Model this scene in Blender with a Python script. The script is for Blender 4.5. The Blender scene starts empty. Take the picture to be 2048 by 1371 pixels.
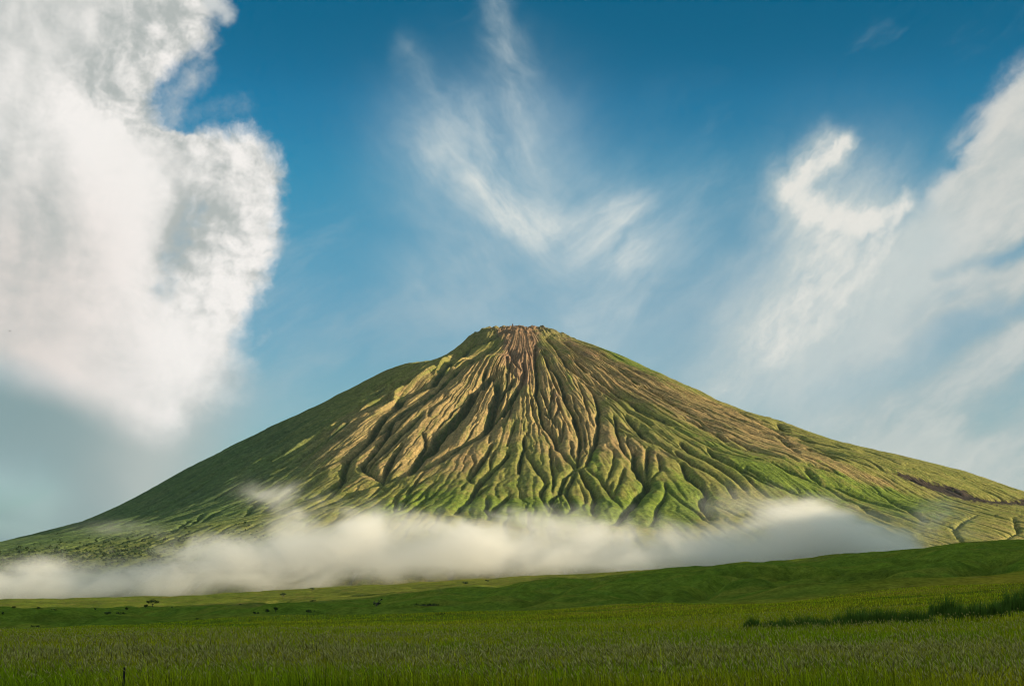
import bpy, math, random
import numpy as np
from math import radians as R
rng = np.random.default_rng(7); random.seed(7)
scn = bpy.context.scene; col = scn.collection

# ------------------------------------------------------------------ camera numbers
F, PW, PH, YH = 3000.0, 2048.0, 1371.0, 1235.0       # focal length in pixels, photo size, eye-level row
PITCH = math.atan((YH-PH/2)/F); CP, SP = math.cos(PITCH), math.sin(PITCH)
def proj(x, y, z):
    dep = y*CP+z*SP; up = -y*SP+z*CP
    return PW/2+F*x/dep, PH/2-F*up/dep
def ray(px, py):                                     # direction with unit y
    a = (px-PW/2)/F; b = (PH/2-py)/F
    y = CP-b*SP; z = SP+b*CP
    return a/y, z/y
SUN_EL, SUN_AZ = R(10.5), R(-15.0)
SD = (math.cos(SUN_EL)*math.cos(SUN_AZ), math.cos(SUN_EL)*math.sin(SUN_AZ), math.sin(SUN_EL))

# ------------------------------------------------------------------ noise
def _hash(ix, iy, s):
    h = (ix.astype(np.int64)*374761393+iy.astype(np.int64)*668265263+s*1442695041) & 0xffffffff
    h = ((h ^ (h >> 13))*1274126177) & 0xffffffff
    return ((h ^ (h >> 16)) & 0xffff)/65535.0
def noise(x, y, s=0):
    ix = np.floor(x); iy = np.floor(y); fx = x-ix; fy = y-iy
    u = fx*fx*fx*(fx*(fx*6-15)+10); v = fy*fy*fy*(fy*(fy*6-15)+10)
    def g(dx, dy):
        a = _hash(ix+dx, iy+dy, s)*2*math.pi
        return np.cos(a)*(fx-dx)+np.sin(a)*(fy-dy)
    a = g(0, 0); b = g(1, 0); c = g(0, 1); d = g(1, 1)
    return (a+(b-a)*u+(c-a)*v+(a-b-c+d)*u*v)*1.5
def fbm(x, y, o=4, s=0, gain=.5):
    t = np.zeros(np.shape(x)); a = 1.0; n = 0
    for k in range(o):
        t += a*noise(x*2**k+17.3*k, y*2**k-9.1*k, s+k); n += a; a *= gain
    return t/n
def sst(a, b, x):
    t = np.clip((x-a)/(b-a), 0, 1); return t*t*(3-2*t)

# ------------------------------------------------------------------ object helpers
def tag(o, label=None, cat=None, group=None, kind=None):
    if label: o['label'] = label
    if cat: o['category'] = cat
    if group: o['group'] = group
    if kind: o['kind'] = kind
    return o
def link(name, me, mat=None, parent=None):
    o = bpy.data.objects.new(name, me); col.objects.link(o)
    if mat: me.materials.append(mat)
    if parent: o.parent = parent
    return o
def mesh_np(name, V, faces, smooth=True):            # faces: (n,k) int array, k = 3 or 4
    me = bpy.data.meshes.new(name); n, k = faces.shape
    me.vertices.add(len(V)); me.vertices.foreach_set('co', np.ascontiguousarray(V, np.float32).ravel())
    me.loops.add(n*k); me.loops.foreach_set('vertex_index', np.ascontiguousarray(faces, np.int32).ravel())
    me.polygons.add(n)
    me.polygons.foreach_set('loop_start', np.arange(0, n*k, k, dtype=np.int32))
    me.polygons.foreach_set('loop_total', np.full(n, k, np.int32))
    me.polygons.foreach_set('use_smooth', np.full(n, smooth, bool))
    me.update(calc_edges=True); return me
def set_col(me, C, name='tint'):
    a = me.color_attributes.new(name, 'FLOAT_COLOR', 'POINT')
    a.data.foreach_set('color', np.concatenate([C, np.ones((len(C), 1))], 1).astype(np.float32).ravel())
def grid_faces(nr, nc):
    i = np.arange(nr*nc).reshape(nr, nc)
    return np.stack([i[:-1, :-1], i[:-1, 1:], i[1:, 1:], i[1:, :-1]], -1).reshape(-1, 4)

class NT:                                            # small node-tree writer
    def __init__(s, tree): s.t = tree; s.n = tree.nodes; s.l = tree.links
    def new(s, typ, **kw):
        n = s.n.new(typ)
        for k, v in kw.items(): setattr(n, k, v)
        return n
    def put(s, sock, v):
        if hasattr(v, 'is_output'): s.l.new(v, sock)
        else: sock.default_value = v
    def m(s, op, a, b=None, c=None, clamp=False):
        n = s.new('ShaderNodeMath', operation=op, use_clamp=clamp)
        for q, v in zip(n.inputs, (a, b, c)):
            if v is not None: s.put(q, v)
        return n.outputs[0]
    def v(s, op, a, b=None):
        n = s.new('ShaderNodeVectorMath', operation=op); s.put(n.inputs[0], a)
        if b is not None: s.put(n.inputs[3] if op == 'SCALE' else n.inputs[1], b)
        return n.outputs['Value'] if op in ('DOT_PRODUCT', 'LENGTH') else n.outputs[0]
    def xyz(s, x=0., y=0., z=0.):
        n = s.new('ShaderNodeCombineXYZ')
        for q, v in zip(n.inputs, (x, y, z)): s.put(q, v)
        return n.outputs[0]
    def sep(s, v):
        n = s.new('ShaderNodeSeparateXYZ'); s.put(n.inputs[0], v); return n.outputs
    def noise(s, vec, scale=1., detail=4., rough=.5, dist=0., color=False, dims='3D'):
        n = s.new('ShaderNodeTexNoise', noise_dimensions=dims); s.put(n.inputs['Vector'], vec)
        s.put(n.inputs['Scale'], scale); s.put(n.inputs['Detail'], detail)
        s.put(n.inputs['Roughness'], rough); s.put(n.inputs['Distortion'], dist)
        return n.outputs['Color' if color else 'Fac']
    def ss(s, x, a, b, lo=0., hi=1.):
        n = s.new('ShaderNodeMapRange', interpolation_type='SMOOTHSTEP'); s.put(n.inputs[0], x)
        for k, v in zip((1, 2, 3, 4), (a, b, lo, hi)): s.put(n.inputs[k], v)
        return n.outputs[0]
    def mix(s, f, a, b, typ='MIX'):
        n = s.new('ShaderNodeMix', data_type='RGBA', blend_type=typ)
        s.put(n.inputs[0], f)
        for k, v in ((6, a), (7, b)): s.put(n.inputs[k], tuple(v)+(1,) if isinstance(v, (tuple, list)) and len(v) == 3 else v)
        return n.outputs[2]
    def curve(s, x, pts, lo, hi):                    # float curve; pts (x,y) with x in lo..hi, y any
        ys = [p[1] for p in pts]; y0, y1 = min(ys), max(ys)
        n = s.new('ShaderNodeFloatCurve'); c = n.mapping.curves[0]
        n.mapping.use_clip = False
        P = [((p[0]-lo)/(hi-lo), (p[1]-y0)/(y1-y0)) for p in pts]
        c.points[0].location = P[0]; c.points[1].location = P[-1]
        for p in P[1:-1]: c.points.new(*p)
        n.mapping.update()
        s.put(n.inputs['Value'], s.ramp01(x, lo, hi))
        return s.m('MULTIPLY_ADD', n.outputs[0], y1-y0, y0)
    def ramp01(s, x, a, b):
        n = s.new('ShaderNodeMapRange', interpolation_type='LINEAR'); s.put(n.inputs[0], x)
        n.inputs[1].default_value = a; n.inputs[2].default_value = b
        return n.outputs[0]
def new_mat(name):
    m = bpy.data.materials.new(name); m.use_nodes = True; m.node_tree.nodes.clear(); return m, NT(m.node_tree)
def finish(t, color, rough=.9, spec=.15, bump=None, bstr=.4, bdist=1.):
    b = t.new('ShaderNodeBsdfPrincipled'); o = t.new('ShaderNodeOutputMaterial')
    t.put(b.inputs['Base Color'], color if hasattr(color, 'is_output') else tuple(color)+(1,))
    t.put(b.inputs['Roughness'], rough); t.put(b.inputs['Specular IOR Level'], spec)
    if bump is not None:
        k = t.new('ShaderNodeBump'); t.put(k.inputs['Strength'], bstr); t.put(k.inputs['Distance'], bdist)
        t.put(k.inputs['Height'], bump); t.l.new(k.outputs[0], b.inputs['Normal'])
    t.l.new(b.outputs[0], o.inputs[0]); return b

HAZE = 2.5e-6
# ------------------------------------------------------------------ volcano: base shape
MX, MY = 65.0, 9000.0
_r = [0,60,120,180,240,300,360,420,480,540,600,660,720,780,840,900,960,1020,1080,1140,1200,1400,1600,1800,2000,2200,2400,2600,2800,3000,3200,3400,3600,3800,4000,4200,4400,4600,5000]
_l = [1747,1727,1684,1703,1711,1693,1648,1592,1543,1510,1481,1461,1443,1439,1430,1402,1369,1334,1298,1264,1221,1123,1026,912,799,680,572,479,417,361,322,290,262,238,217,198,180,165,140]
_q = [1748,1729,1716,1719,1693,1654,1631,1610,1589,1561,1534,1506,1474,1442,1410,1380,1349,1319,1293,1262,1224,1134,1065,985,911,855,801,746,689,633,585,540,500,455,420,385,355,325,270]
_f = [(0,1740),(2600,610),(2800,540),(3000,472),(3300,385),(3600,300),(3900,225),(4200,160),(4600,110),(5000,80)]
def base_h(r, th):
    ct = np.cos(th); w = .5+.5*ct; w = w*w*(3-2*w)
    h = np.interp(r, _r, _l)*(1-w)+np.interp(r, _r, _q)*w
    f = np.interp(r, [a for a, b in _f], [b for a, b in _f])
    k = np.clip(-np.sin(th), 0, 1)**1.5*sst(2500, 3100, r)
    h = h-k*np.maximum(h-f, 0)
    h = h-180*sst(4200, 4900, r)
    # knob on the left shoulder, small rise on the right one
    x = r*np.cos(th); y = r*np.sin(th)
    h = h+26*np.exp(-((x+560)/75)**2-((y-10)/130)**2)+12*np.exp(-((x-318)/55)**2-((y)/120)**2)
    return h

# gullies traced on the photograph: width in pixels, then points
GUL = [
(9,"1046,722 1049,742 1045,757 1035,776 1020,801 1008,820 989,836 967,862 938,878 911,894 879,915 850,931 811,945 765,961 743,970 711,981 688,993 640,1012"),
(7,"1071,684 1070,716 1073,742 1074,767 1071,789 1078,808 1083,836 1090,852 1102,863 1111,878 1115,894 1124,901 1137,919 1150,932"),
(8,"1082,700 1096,726 1111,740 1121,759 1127,779 1131,798 1140,814 1149,829 1156,856 1161,872 1159,893 1156,909 1155,930"),
(4,"1103,840 1106,861 1114,880 1118,894"),(4,"1116,845 1121,864 1116,888"),(4,"1126,842 1126,864 1119,882"),
(4,"1140,880 1145,893 1143,904 1153,920"),(4,"1161,840 1169,859 1171,880 1167,895 1172,904 1164,914 1160,930"),(3.5,"1172,840 1175,859 1179,877 1180,899"),
(7,"1159,756 1173,769 1188,786 1194,804 1198,816 1195,826 1196,850 1193,869 1191,882 1183,898 1179,915 1172,931 1160,936"),
(7,"1150,934 1129,952 1119,976 1100,999 1102,1001 1111,1013 1118,1030"),(6,"1152,934 1142,959 1132,978 1142,997 1147,1010 1135,1028"),
(6,"1160,934 1166,952 1180,970 1190,989 1183,1010 1190,1030"),(5,"1172,936 1196,951 1212,972 1225,989 1244,1007 1250,1016"),
(11,"1267,901 1270,927 1280,946 1293,959 1291,972 1273,992 1252,1016 1238,1036 1226,1050"),
(6,"1296,895 1293,920 1293,939 1296,957"),(4,"1315,908 1320,925 1320,939 1298,958"),(4.5,"1228,830 1236,867 1243,893 1251,907 1267,920"),
(3,"1254,869 1254,883 1262,901"),(3,"1225,842 1260,861 1289,877 1325,893 1357,912 1400,933 1440,955"),(6,"1250,830 1260,843 1276,858 1289,876"),
(5,"1331,965 1331,989 1313,1013 1310,1034 1300,1050"),(3.5,"1228,899 1227,925 1219,944 1210,968"),(4,"1249,930 1241,957 1232,980 1226,990"),(3,"1225,960 1219,982"),
(3,"1156,958 1169,984 1171,997 1163,1008 1174,1023"),(3,"1119,984 1122,1012"),(3,"1127,1000 1135,1018"),
(5,"1051,890 1055,910 1067,926 1080,945 1093,963 1083,981 1084,994 1094,1010 1104,1030"),(4.5,"1100,888 1102,919 1105,940 1109,953 1105,969 1105,988"),
(7,"985,886 972,907 961,925 944,945 939,951 945,965"),(7.5,"1018,897 1011,913 1002,925 982,940 967,953 953,972 945,990 936,1000 923,1010 906,1029"),
(3,"944,910 950,922 941,935 938,950"),(3.5,"991,896 982,919 977,942"),(3.5,"1032,840 1023,866 1014,889"),(3,"982,864 977,886"),(3,"1012,838 986,862"),
(5,"979,968 964,981 948,994"),(6,"1020,987 1005,1001 991,1013 986,1027"),(3,"1078,838 1084,863 1102,888"),(3,"1111,912 1114,934 1121,942"),(3,"935,960 920,984"),
(17,"981,752 950,775 938,795 920,816 903,838 885,856 874,872 864,889 842,908 826,930 809,946"),
(14,"994,760 997,779 990,798 985,816 979,838 970,858"),(9,"1027,755 1010,776 996,798"),(6,"1013,711 1016,731 1023,741 1038,754"),(6,"1019,700 1030,722 1042,738"),
(5,"1106,776 1102,798 1100,816 1102,838"),(4.5,"1114,796 1118,811 1112,826 1110,842"),(4.5,"1080,775 1090,798 1095,815 1099,838"),(4,"1059,796 1065,813 1070,824"),
(12,"1006,662 975,679 938,692 898,722 868,762 834,776 805,794 793,811 768,832 749,858 738,875 716,895 695,919 688,939 688,954 678,964 648,983 615,998"),
(11,"992,688 967,705 938,723 909,743 879,770 852,795 817,819 798,832 780,841 776,861 766,879 746,904 727,923 729,932 742,942 763,956"),
(6,"895,792 864,814 856,831"),(6,"851,808 820,827 805,844 786,860"),(9,"844,826 820,849 798,867 787,882 766,900 746,919 736,934"),
(8,"808,886 787,910 776,930 770,948 764,964"),(8,"847,864 852,880 842,895 828,922"),
(4,"703,884 679,895 659,910 629,930"),(4,"693,910 656,930 626,948 600,964"),(5,"650,942 626,960 604,976"),(5,"704,944 682,967 655,996"),
(4.5,"812,973 793,992 789,1023"),(4.5,"835,980 809,1001 801,1018"),(3.5,"872,960 846,986 811,1012 774,1030"),(3.5,"872,985 834,1009 797,1030"),(3.5,"855,952 825,974 812,990"),
(7,"1092,672 1109,688 1119,707 1132,726 1150,743 1167,753 1182,766 1203,778 1226,794 1246,808 1261,823 1278,834 1300,850"),
(6.5,"1126,680 1144,693 1162,707 1182,722 1208,735 1232,750 1254,763 1276,773 1305,789 1334,803 1364,819 1399,833 1428,848 1452,858"),
(8,"1148,714 1162,729 1173,743"),(9,"1182,745 1203,763 1222,775 1239,788 1261,801 1279,816 1295,827 1317,839 1340,852"),
(9,"1203,715 1238,734 1255,748 1276,765 1295,775 1312,785 1329,795 1350,807 1389,827 1424,842 1456,854"),
(4,"1156,767 1166,788 1172,808 1179,829 1186,847"),(4,"1144,792 1151,811 1159,828 1163,847"),(3,"1168,800 1178,822 1180,846"),
(9,"1372,838 1401,848 1428,864 1454,880"),(6,"1459,874 1483,885 1502,895 1530,905 1562,916"),(3,"1350,860 1389,878 1428,895 1487,915"),
(6,"1416,895 1438,913 1461,930"),(7,"1360,884 1385,905 1414,919 1444,936 1465,952 1491,979"),(6,"1350,901 1389,928 1428,948 1455,971 1469,995"),
(9,"1362,922 1377,950 1409,975 1414,985 1403,995 1407,1014 1424,1036"),(5.5,"1469,928 1498,946 1526,962 1545,973"),(5.5,"1491,934 1526,956 1565,975 1623,999"),
(5.5,"1508,914 1545,925 1580,942 1623,962 1662,979"),(6,"1610,938 1627,956 1643,964 1670,971 1702,985 1750,1003 1800,1020"),
(4.5,"1405,806 1448,823 1487,844 1516,858 1555,872 1596,905"),(4.5,"1446,814 1502,837 1545,856 1573,874"),(6.5,"1555,846 1565,860 1594,872 1623,886"),
(7.5,"1588,879 1614,887 1643,895 1670,907 1702,917 1748,934 1790,945 1822,956"),(5,"1614,894 1643,905 1672,921"),(4.5,"1614,929 1651,940 1684,952"),
(9,"1822,956 1859,963 1892,974 1928,989 1976,996 2060,1004"),(3,"1950,1030 1925,1045 1905,1058 1913,1070 1921,1082"),(3,"2027,1035 2034,1062 2009,1076 2023,1092"),
(6,"1780,1000 1820,1020 1850,1042"),(5,"1700,1000 1740,1024 1775,1040"),(4,"1290,742 1340,770 1390,795"),(4,"1240,725 1280,748 1330,775"),
(4,"1740,905 1800,925 1870,945"),(4,"1650,884 1700,900 1770,918"),(4,"1860,940 1930,956 2000,975"),
(5,"560,965 525,985 500,1003"),(5,"590,975 555,1000 530,1022"),(4,"470,1010 430,1025 400,1045"),(4,"405,1030 370,1055"),(4,"520,1000 490,1030"),(4,"380,1040 345,1066"),
(6,"430,955 380,985 320,1015 250,1045"),(6,"640,905 590,930 530,957 470,985 400,1010"),(6,"600,862 540,893 480,925 420,955 350,990"),(5,"560,860 500,890 430,930 370,960"),
(7,"700,860 650,890 610,912 560,935 510,955"),(5,"780,800 740,825 700,845 650,870"),(5,"820,755 770,785 720,815 660,840 600,872"),
]
RID = [  # low ribs that catch the light on the shaded flank
(5,"686,843 640,868 578,906 543,925"),(3,"574,866 537,885"),(4,"541,913 500,936 476,950"),(4,"743,770 708,790"),(5,"798,763 760,785 720,808"),(4,"773,796 740,812 711,832"),
(7,"868,736 830,765 790,788 787,805 746,827"),(6,"738,828 688,852 659,876"),(5,"905,735 880,742 870,750"),(7,"965,660 940,685 925,695"),(5,"940,696 900,715 870,745"),
]
def parse(s): return [tuple(float(v) for v in p.split(',')) for p in s.split()]
_tt = np.arange(4300., 9400., 6.)
def to_ground(px, py):
    ax, az = ray(px, py); x = ax*_tt; z = az*_tt
    r = np.hypot(x-MX, _tt-MY); th = np.arctan2(_tt-MY, x-MX)
    k = np.flatnonzero(z < base_h(r, th))
    if not len(k): return None
    return np.array((x[k[0]]-MX, _tt[k[0]]-MY))

NTH, NR, R0, R1 = 1900, 760, 12.0, 4900.0
TH = np.radians(np.linspace(158, 382, NTH)); RR = np.linspace(R0, R1, NR)
rr, tt = np.meshgrid(RR, TH, indexing='ij'); X = rr*np.cos(tt); Y = rr*np.sin(tt)
Zb = base_h(rr, tt)
def stroke(D, pts, w, jit=3.4, ground=False):
    pts = [np.array(q) for q in pts] if ground else [p for p in (to_ground(*q) for q in pts) if p is not None]
    if len(pts) < 2: return
    fine = []
    for a, b in zip(pts[:-1], pts[1:]):
        n = max(2, int(np.hypot(*(b-a))/25)); fine += [a+(b-a)*k/n for k in range(n)]
    fine.append(pts[-1]); fine = np.array(fine)
    fine = fine+np.stack([fbm(fine[:, 0]/70, fine[:, 1]/70, 3, 3), fbm(fine[:, 0]/70, fine[:, 1]/70, 3, 9)], 1)*jit*2.2
    n = len(fine); s = np.linspace(0, 1, n)
    wid = w*(.55+.45*np.sin(np.pi*np.clip(s*.85+.12, 0, 1)))*(1+.25*fbm(s*9+w, s*0+fine[0, 0], 2, 5))
    dep = 1+.45*fbm(s*n/5.+w, s*0+fine[0, 1], 2, 15)
    for k in range(n-1):
        a, b = fine[k], fine[k+1]; W = max(wid[k], wid[k+1])
        mr = np.hypot(a[0], a[1]), np.hypot(b[0], b[1])
        i0 = max(0, int((min(mr)-W-R0)/(R1-R0)*NR)-1); i1 = min(NR, int((max(mr)+W-R0)/(R1-R0)*NR)+2)
        ta = [np.arctan2(q[1], q[0]) for q in (a, b)]; ta = [q if q > R(100) else q+2*np.pi for q in ta]
        dt = W/max(min(mr)-W, 30.)
        j0 = max(0, int((min(ta)-dt-TH[0])/(TH[-1]-TH[0])*NTH)-1); j1 = min(NTH, int((max(ta)+dt-TH[0])/(TH[-1]-TH[0])*NTH)+2)
        if i1 <= i0 or j1 <= j0: continue
        x = X[i0:i1, j0:j1]-a[0]; y = Y[i0:i1, j0:j1]-a[1]; d = b-a
        u = np.clip((x*d[0]+y*d[1])/(d@d+1e-6), 0, 1); ww = wid[k]+(wid[k+1]-wid[k])*u
        q = np.clip(1-np.hypot(x-u*d[0], y-u*d[1])/ww, 0, 1)
        blk = D[i0:i1, j0:j1]; np.maximum(blk, q*ww*dep[k]*(1+.25*np.clip(w-25, 0, 30)/30), out=blk)
G = np.zeros_like(Zb); G2 = np.zeros_like(Zb); Rb = np.zeros_like(Zb)
for w, s in GUL:
    pp_ = parse(s); lo_ = np.mean([q[1] for q in pp_]) > 925; stroke(G2, pp_, (w*2.5+1.5)*(2.3 if lo_ else 2.9), 1.5); D_ = np.zeros_like(Zb); stroke(D_, pp_, w*2.15+1.5)
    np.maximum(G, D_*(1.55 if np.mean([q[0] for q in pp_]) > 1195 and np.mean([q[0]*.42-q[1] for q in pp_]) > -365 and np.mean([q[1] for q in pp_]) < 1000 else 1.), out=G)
for k in range(210):                                  # many short lesser gullies between the traced ones
    t0 = R(rng.uniform(296, 375) if k < 150 else rng.uniform(225, 300)); r0 = rng.uniform(500, 3300); ln = rng.uniform(120, 560)*(.6+r0/3000); n = 5
    th_ = t0+np.cumsum(rng.normal(0, .0045, n)); rs_ = r0+np.linspace(0, ln, n)
    stroke(G, [(a*math.cos(b), a*math.sin(b)) for a, b in zip(rs_, th_)], rng.uniform(9, 17), 3., True)
for w, s in RID: stroke(Rb, parse(s), w*4.5, 3.)
PX, PY = proj(X+MX, Y+MY, Zb)
top = sst(40, 420, rr)
warp = fbm(X/300, Y/300, 3, 21)*.025
rough = fbm((tt+warp)*26, rr/420, 5, 31)*12+fbm(X/420, Y/420, 3, 41)*20
ribs = fbm((tt+warp)*46, rr/900, 4, 51)*16*sst(100, 900, rr)+fbm((tt+warp*.6)*120, rr/520, 3, 57)*7*sst(300, 1200, rr)
Z = Zb+top*(rough*.55+ribs*.45)-G*1.38-G2*.26+Rb*.8
Z += (1-sst(250, 500, rr))*fbm(X/50, Y/50, 5, 61, .6)*34
def ridge(n): return 1-np.abs(n)*2.4
wv = warp*.3+fbm(X/90, Y/90, 3, 65)*.005
rk = sst(200, 900, rr)*(1-.62*sst(1500, 2500, rr))*(.45+.55*sst(-.3, .4, fbm(X/350, Y/350, 3, 67)))
Z += rk*(ridge(noise((tt+wv)*62, rr/1500, 101))*6.5+ridge(noise((tt+wv)*135, rr/1000, 103))*5+ridge(noise((tt+wv)*290, rr/600, 107))*3)
Z += fbm(X/30, Y/30, 3, 63)*1.8

# ------------------------------------------------------------------ volcano: water erosion
def erode(Z, n, K, lim):
    N = Z.size; idx = np.arange(N).reshape(Z.shape); dr = RR[1]-RR[0]; dth = TH[1]-TH[0]
    offs = [(0, -1), (0, 1), (1, -3), (1, -2), (1, -1), (1, 0), (1, 1), (1, 2), (1, 3)]
    area = (rr*dth*dr).ravel()/40.
    kk = sst(120, 700, rr)
    for it in range(n):
        best = np.full(Z.shape, 1e-5); rec = idx.copy(); drop = np.zeros_like(Z)
        Zn = Z+rng.random(Z.shape)*.06
        P_ = np.pad(Zn, ((0, 1), (3, 3)), constant_values=1e9); I_ = np.pad(idx, ((0, 1), (3, 3)), mode='edge')
        for di, dj in offs:
            nb = P_[di:di+NR, 3+dj:3+dj+NTH]; d = np.sqrt((di*dr)**2+(rr*dth*dj)**2)+1e-6
            s = (Zn-nb)/d; m = s > best
            best = np.where(m, s, best); rec = np.where(m, I_[di:di+NR, 3+dj:3+dj+NTH], rec)
        Rv = rec.ravel().copy(); A = area.copy(); last = Rv == np.arange(N)
        for k in range(11):
            A = A+np.bincount(Rv[~last], A[~last], N)
            Rv = Rv[Rv]; last = (Rv == np.arange(N)) | last | (Rv == Rv[Rv])
        A = A.reshape(Z.shape); drop = np.maximum(Z-Z.ravel()[rec], 0)
        dz = np.minimum(K*np.sqrt(np.minimum(A, 3000.))*np.minimum(best, 1.2), lim*drop)*kk
        Z = Z-dz
        if it % 3 == 2:
            L = np.zeros_like(Z); L[1:-1, 1:-1] = (Z[:-2, 1:-1]+Z[2:, 1:-1]+Z[1:-1, :-2]+Z[1:-1, 2:])/4-Z[1:-1, 1:-1]
            Z = Z+.015*L*kk
    return Z, A
Z, ACC = erode(Z, 28, .036, .5)

# ------------------------------------------------------------------ volcano: ground cover colours, some haze and shade painted in
def blob(cx, cy, sx, sy, rot=0.):
    c, s = math.cos(R(rot)), math.sin(R(rot)); x = PX-cx; y = PY-cy
    return np.exp(-((x*c+y*s)/sx)**2-((-x*s+y*c)/sy)**2)
n1 = fbm(X/160, Y/160, 5, 71); n2 = fbm(X/45, Y/45, 4, 81); n3 = fbm((tt+warp)*60, rr/700, 4, 91)
tan = (blob(850, 850, 170, 75, -38)*1.1+blob(960, 790, 110, 60, -30)+blob(1130, 800, 70, 75, 10)*.9+blob(1150, 870, 90, 55)*.7+blob(1330, 790, 150, 26, 28)*1.1
       +blob(1520, 880, 190, 24, 22)*.8+blob(1480, 850, 120, 20, 22)*.7+blob(1280, 900, 130, 40, 15)*.55+blob(700, 870, 130, 40, -32)*.8+blob(950, 900, 90, 45, -20)*.6+blob(1400, 800, 220, 9, 24)*.8
       +blob(2000, 1075, 90, 20)*.5+blob(1180, 740, 100, 30, 28)*.6+blob(1750, 960, 110, 12, 18)*.6)
red = blob(1040, 685, 36, 55, 8)*1.8+blob(1048, 725, 16, 40)+blob(1110, 790, 26, 40)*.6+blob(1020, 658, 55, 8)*.6+blob(1170, 700, 60, 10, 28)*.6+blob(935, 800, 40, 60, 20)*.25
grn = (blob(1230, 1020, 200, 40)*1.15+blob(820, 1008, 140, 34, -10)*.95+blob(1010, 1015, 120, 28)*.8+blob(1560, 960, 130, 26, 22)*.7+blob(1350, 980, 70, 50)*.7+blob(1720, 990, 180, 30, 14)*.8+blob(1600, 925, 220, 14, 20)*.4+blob(1820, 1000, 90, 14, 12)*.6+blob(1450, 900, 120, 14, 24)*.5
       +blob(1190, 920, 16, 40)*.75+blob(1260, 720, 150, 14, 28)*.7+blob(1205, 690, 80, 10, 30)*.7+blob(1140, 760, 14, 40, -10)*.6+sst(700, 350, PX)*.8)
tan = sst(.25, .85, tan+n1*.55+n3*.35); red = sst(.3, 1., red+n1*.5+n2*.5); grn = sst(.25, .95, grn+n1*.7+n2*.45+n3*.35)
lava = sst(.45, .75, blob(1900, 982, 90, 11, 16)*1.2+blob(1840, 961, 60, 6, 18)+blob(2050, 1004, 90, 9, 4)+n2*.3+fbm(X/22, Y/22, 3, 131)*.55)
C = np.empty(Z.shape+(3,)); C[:] = (.140, .134, .031)
def lay(k, c):
    global C
    C = C*(1-k[..., None])+np.array(c)*k[..., None]
lay(sst(-.2, .6, n1+n3*.6)*.6, (.105, .120, .022))
lay(tan, (.222, .150, .064)); lay(tan*sst(-.1, .6, n3+n2*.4)*.6, (.19, .105, .05))
lay(grn*.95, (.078, .122, .012)); lay(grn*sst(0, .6, n2)*.6, (.125, .155, .016))
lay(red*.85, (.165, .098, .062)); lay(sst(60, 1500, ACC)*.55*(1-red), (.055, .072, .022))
rim = (1-sst(120, 330, rr))*.6; lay(sst(520, 150, rr)*.8*sst(-.5, .25, n2), (.088, .066, .046)); lay(red*.6, (.165, .086, .058))
lay(lava, (.030, .022, .020))
lay(sst(1950, 2050, PX+30*n1)*sst(1030, 1060, PY)*.5, (.26, .19, .06)); lay(sst(1820, 1900, PX+40*n1)*sst(1035, 1065, PY)*.6, (.165, .155, .038))
lay(sst(2, 12, G)*.85*(1-red)*(1-lava), (.026, .042, .020))  # shrub green in gully floors, darkened further to deepen their shade
sp_ = fbm(X/9, Y/9, 2, 121); st_ = fbm((tt+warp)*150, rr/260, 4, 123); st2_ = fbm((tt+warp)*40, rr/500, 3, 127)
lay(sst(.12, .34, sp_+.35*n1-.1)*(.25+.5*sst(.2, .9, grn)+.3*sst(20, 400, ACC))*(1-red)*(1-lava), (.040, .062, .016))
lay(sst(.0, .4, st_)*.45*(1-grn*.7)*(1-lava), (.125, .095, .045)); lay(sst(.05, .4, -st_+st2_*.4)*.45*(1-lava)*(1-red), (.058, .092, .018))
lay(sst(2200, 900, rr)*sst(.1, .35, st_-sp_*.4)*.35, (.16, .10, .06))
lf_ = sst(760, 480, PX+.55*(PY-900)); lay(lf_*.75, (.040, .078, .030))  # bluish-green tint painted on the shaded flank in place of haze
foot = sst(-6, 34, PY-(1102-.16*PX)+14*n1)*sst(640, 420, PX); lf_ = lf_*(1-.85*foot); lay(foot*.55, (.125, .128, .030)); lay(foot*sst(.0, .3, n2)*.5, (.05, .075, .02)); lay(lf_*sst(0, .3, st2_)*.55, (.028, .052, .024)); lay(lf_*sst(.05, .35, st_)*.5, (.062, .098, .038))  # sunlit foot painted paler; light and dark streaks stand in for shaded ribs
C *= 1.4*(1+.35*n2+.2*fbm(X/14, Y/14, 2, 99))[..., None]

lum = C@np.array([.3, .6, .1]); C = C*.82+.18*lum[..., None]*np.array([1.12, 1.0, .42])
V = np.stack([X+MX, Y+MY, Z], -1).reshape(-1, 3)
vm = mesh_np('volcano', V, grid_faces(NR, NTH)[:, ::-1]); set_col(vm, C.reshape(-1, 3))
mt, t = new_mat('volcano_slopes')
at = t.new('ShaderNodeAttribute', attribute_name='tint'); geo = t.new('ShaderNodeNewGeometry')
nz = t.m('ADD', t.m('MULTIPLY', t.noise(geo.outputs['Position'], .10, 6, .72), .65), t.m('MULTIPLY', t.noise(geo.outputs['Position'], .035, 5, .65), .35))
finish(t, t.mix(1., at.outputs['Color'], t.mix(t.ss(nz, .33, .68), (.52, .58, .52), (1.5, 1.42, 1.36)), 'MULTIPLY'), .95, .05, nz, .9, 9.)
tag(link('volcano', vm, mt), 'steep green and brown volcano cone scored by gullies', 'mountain', kind='structure')

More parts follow.
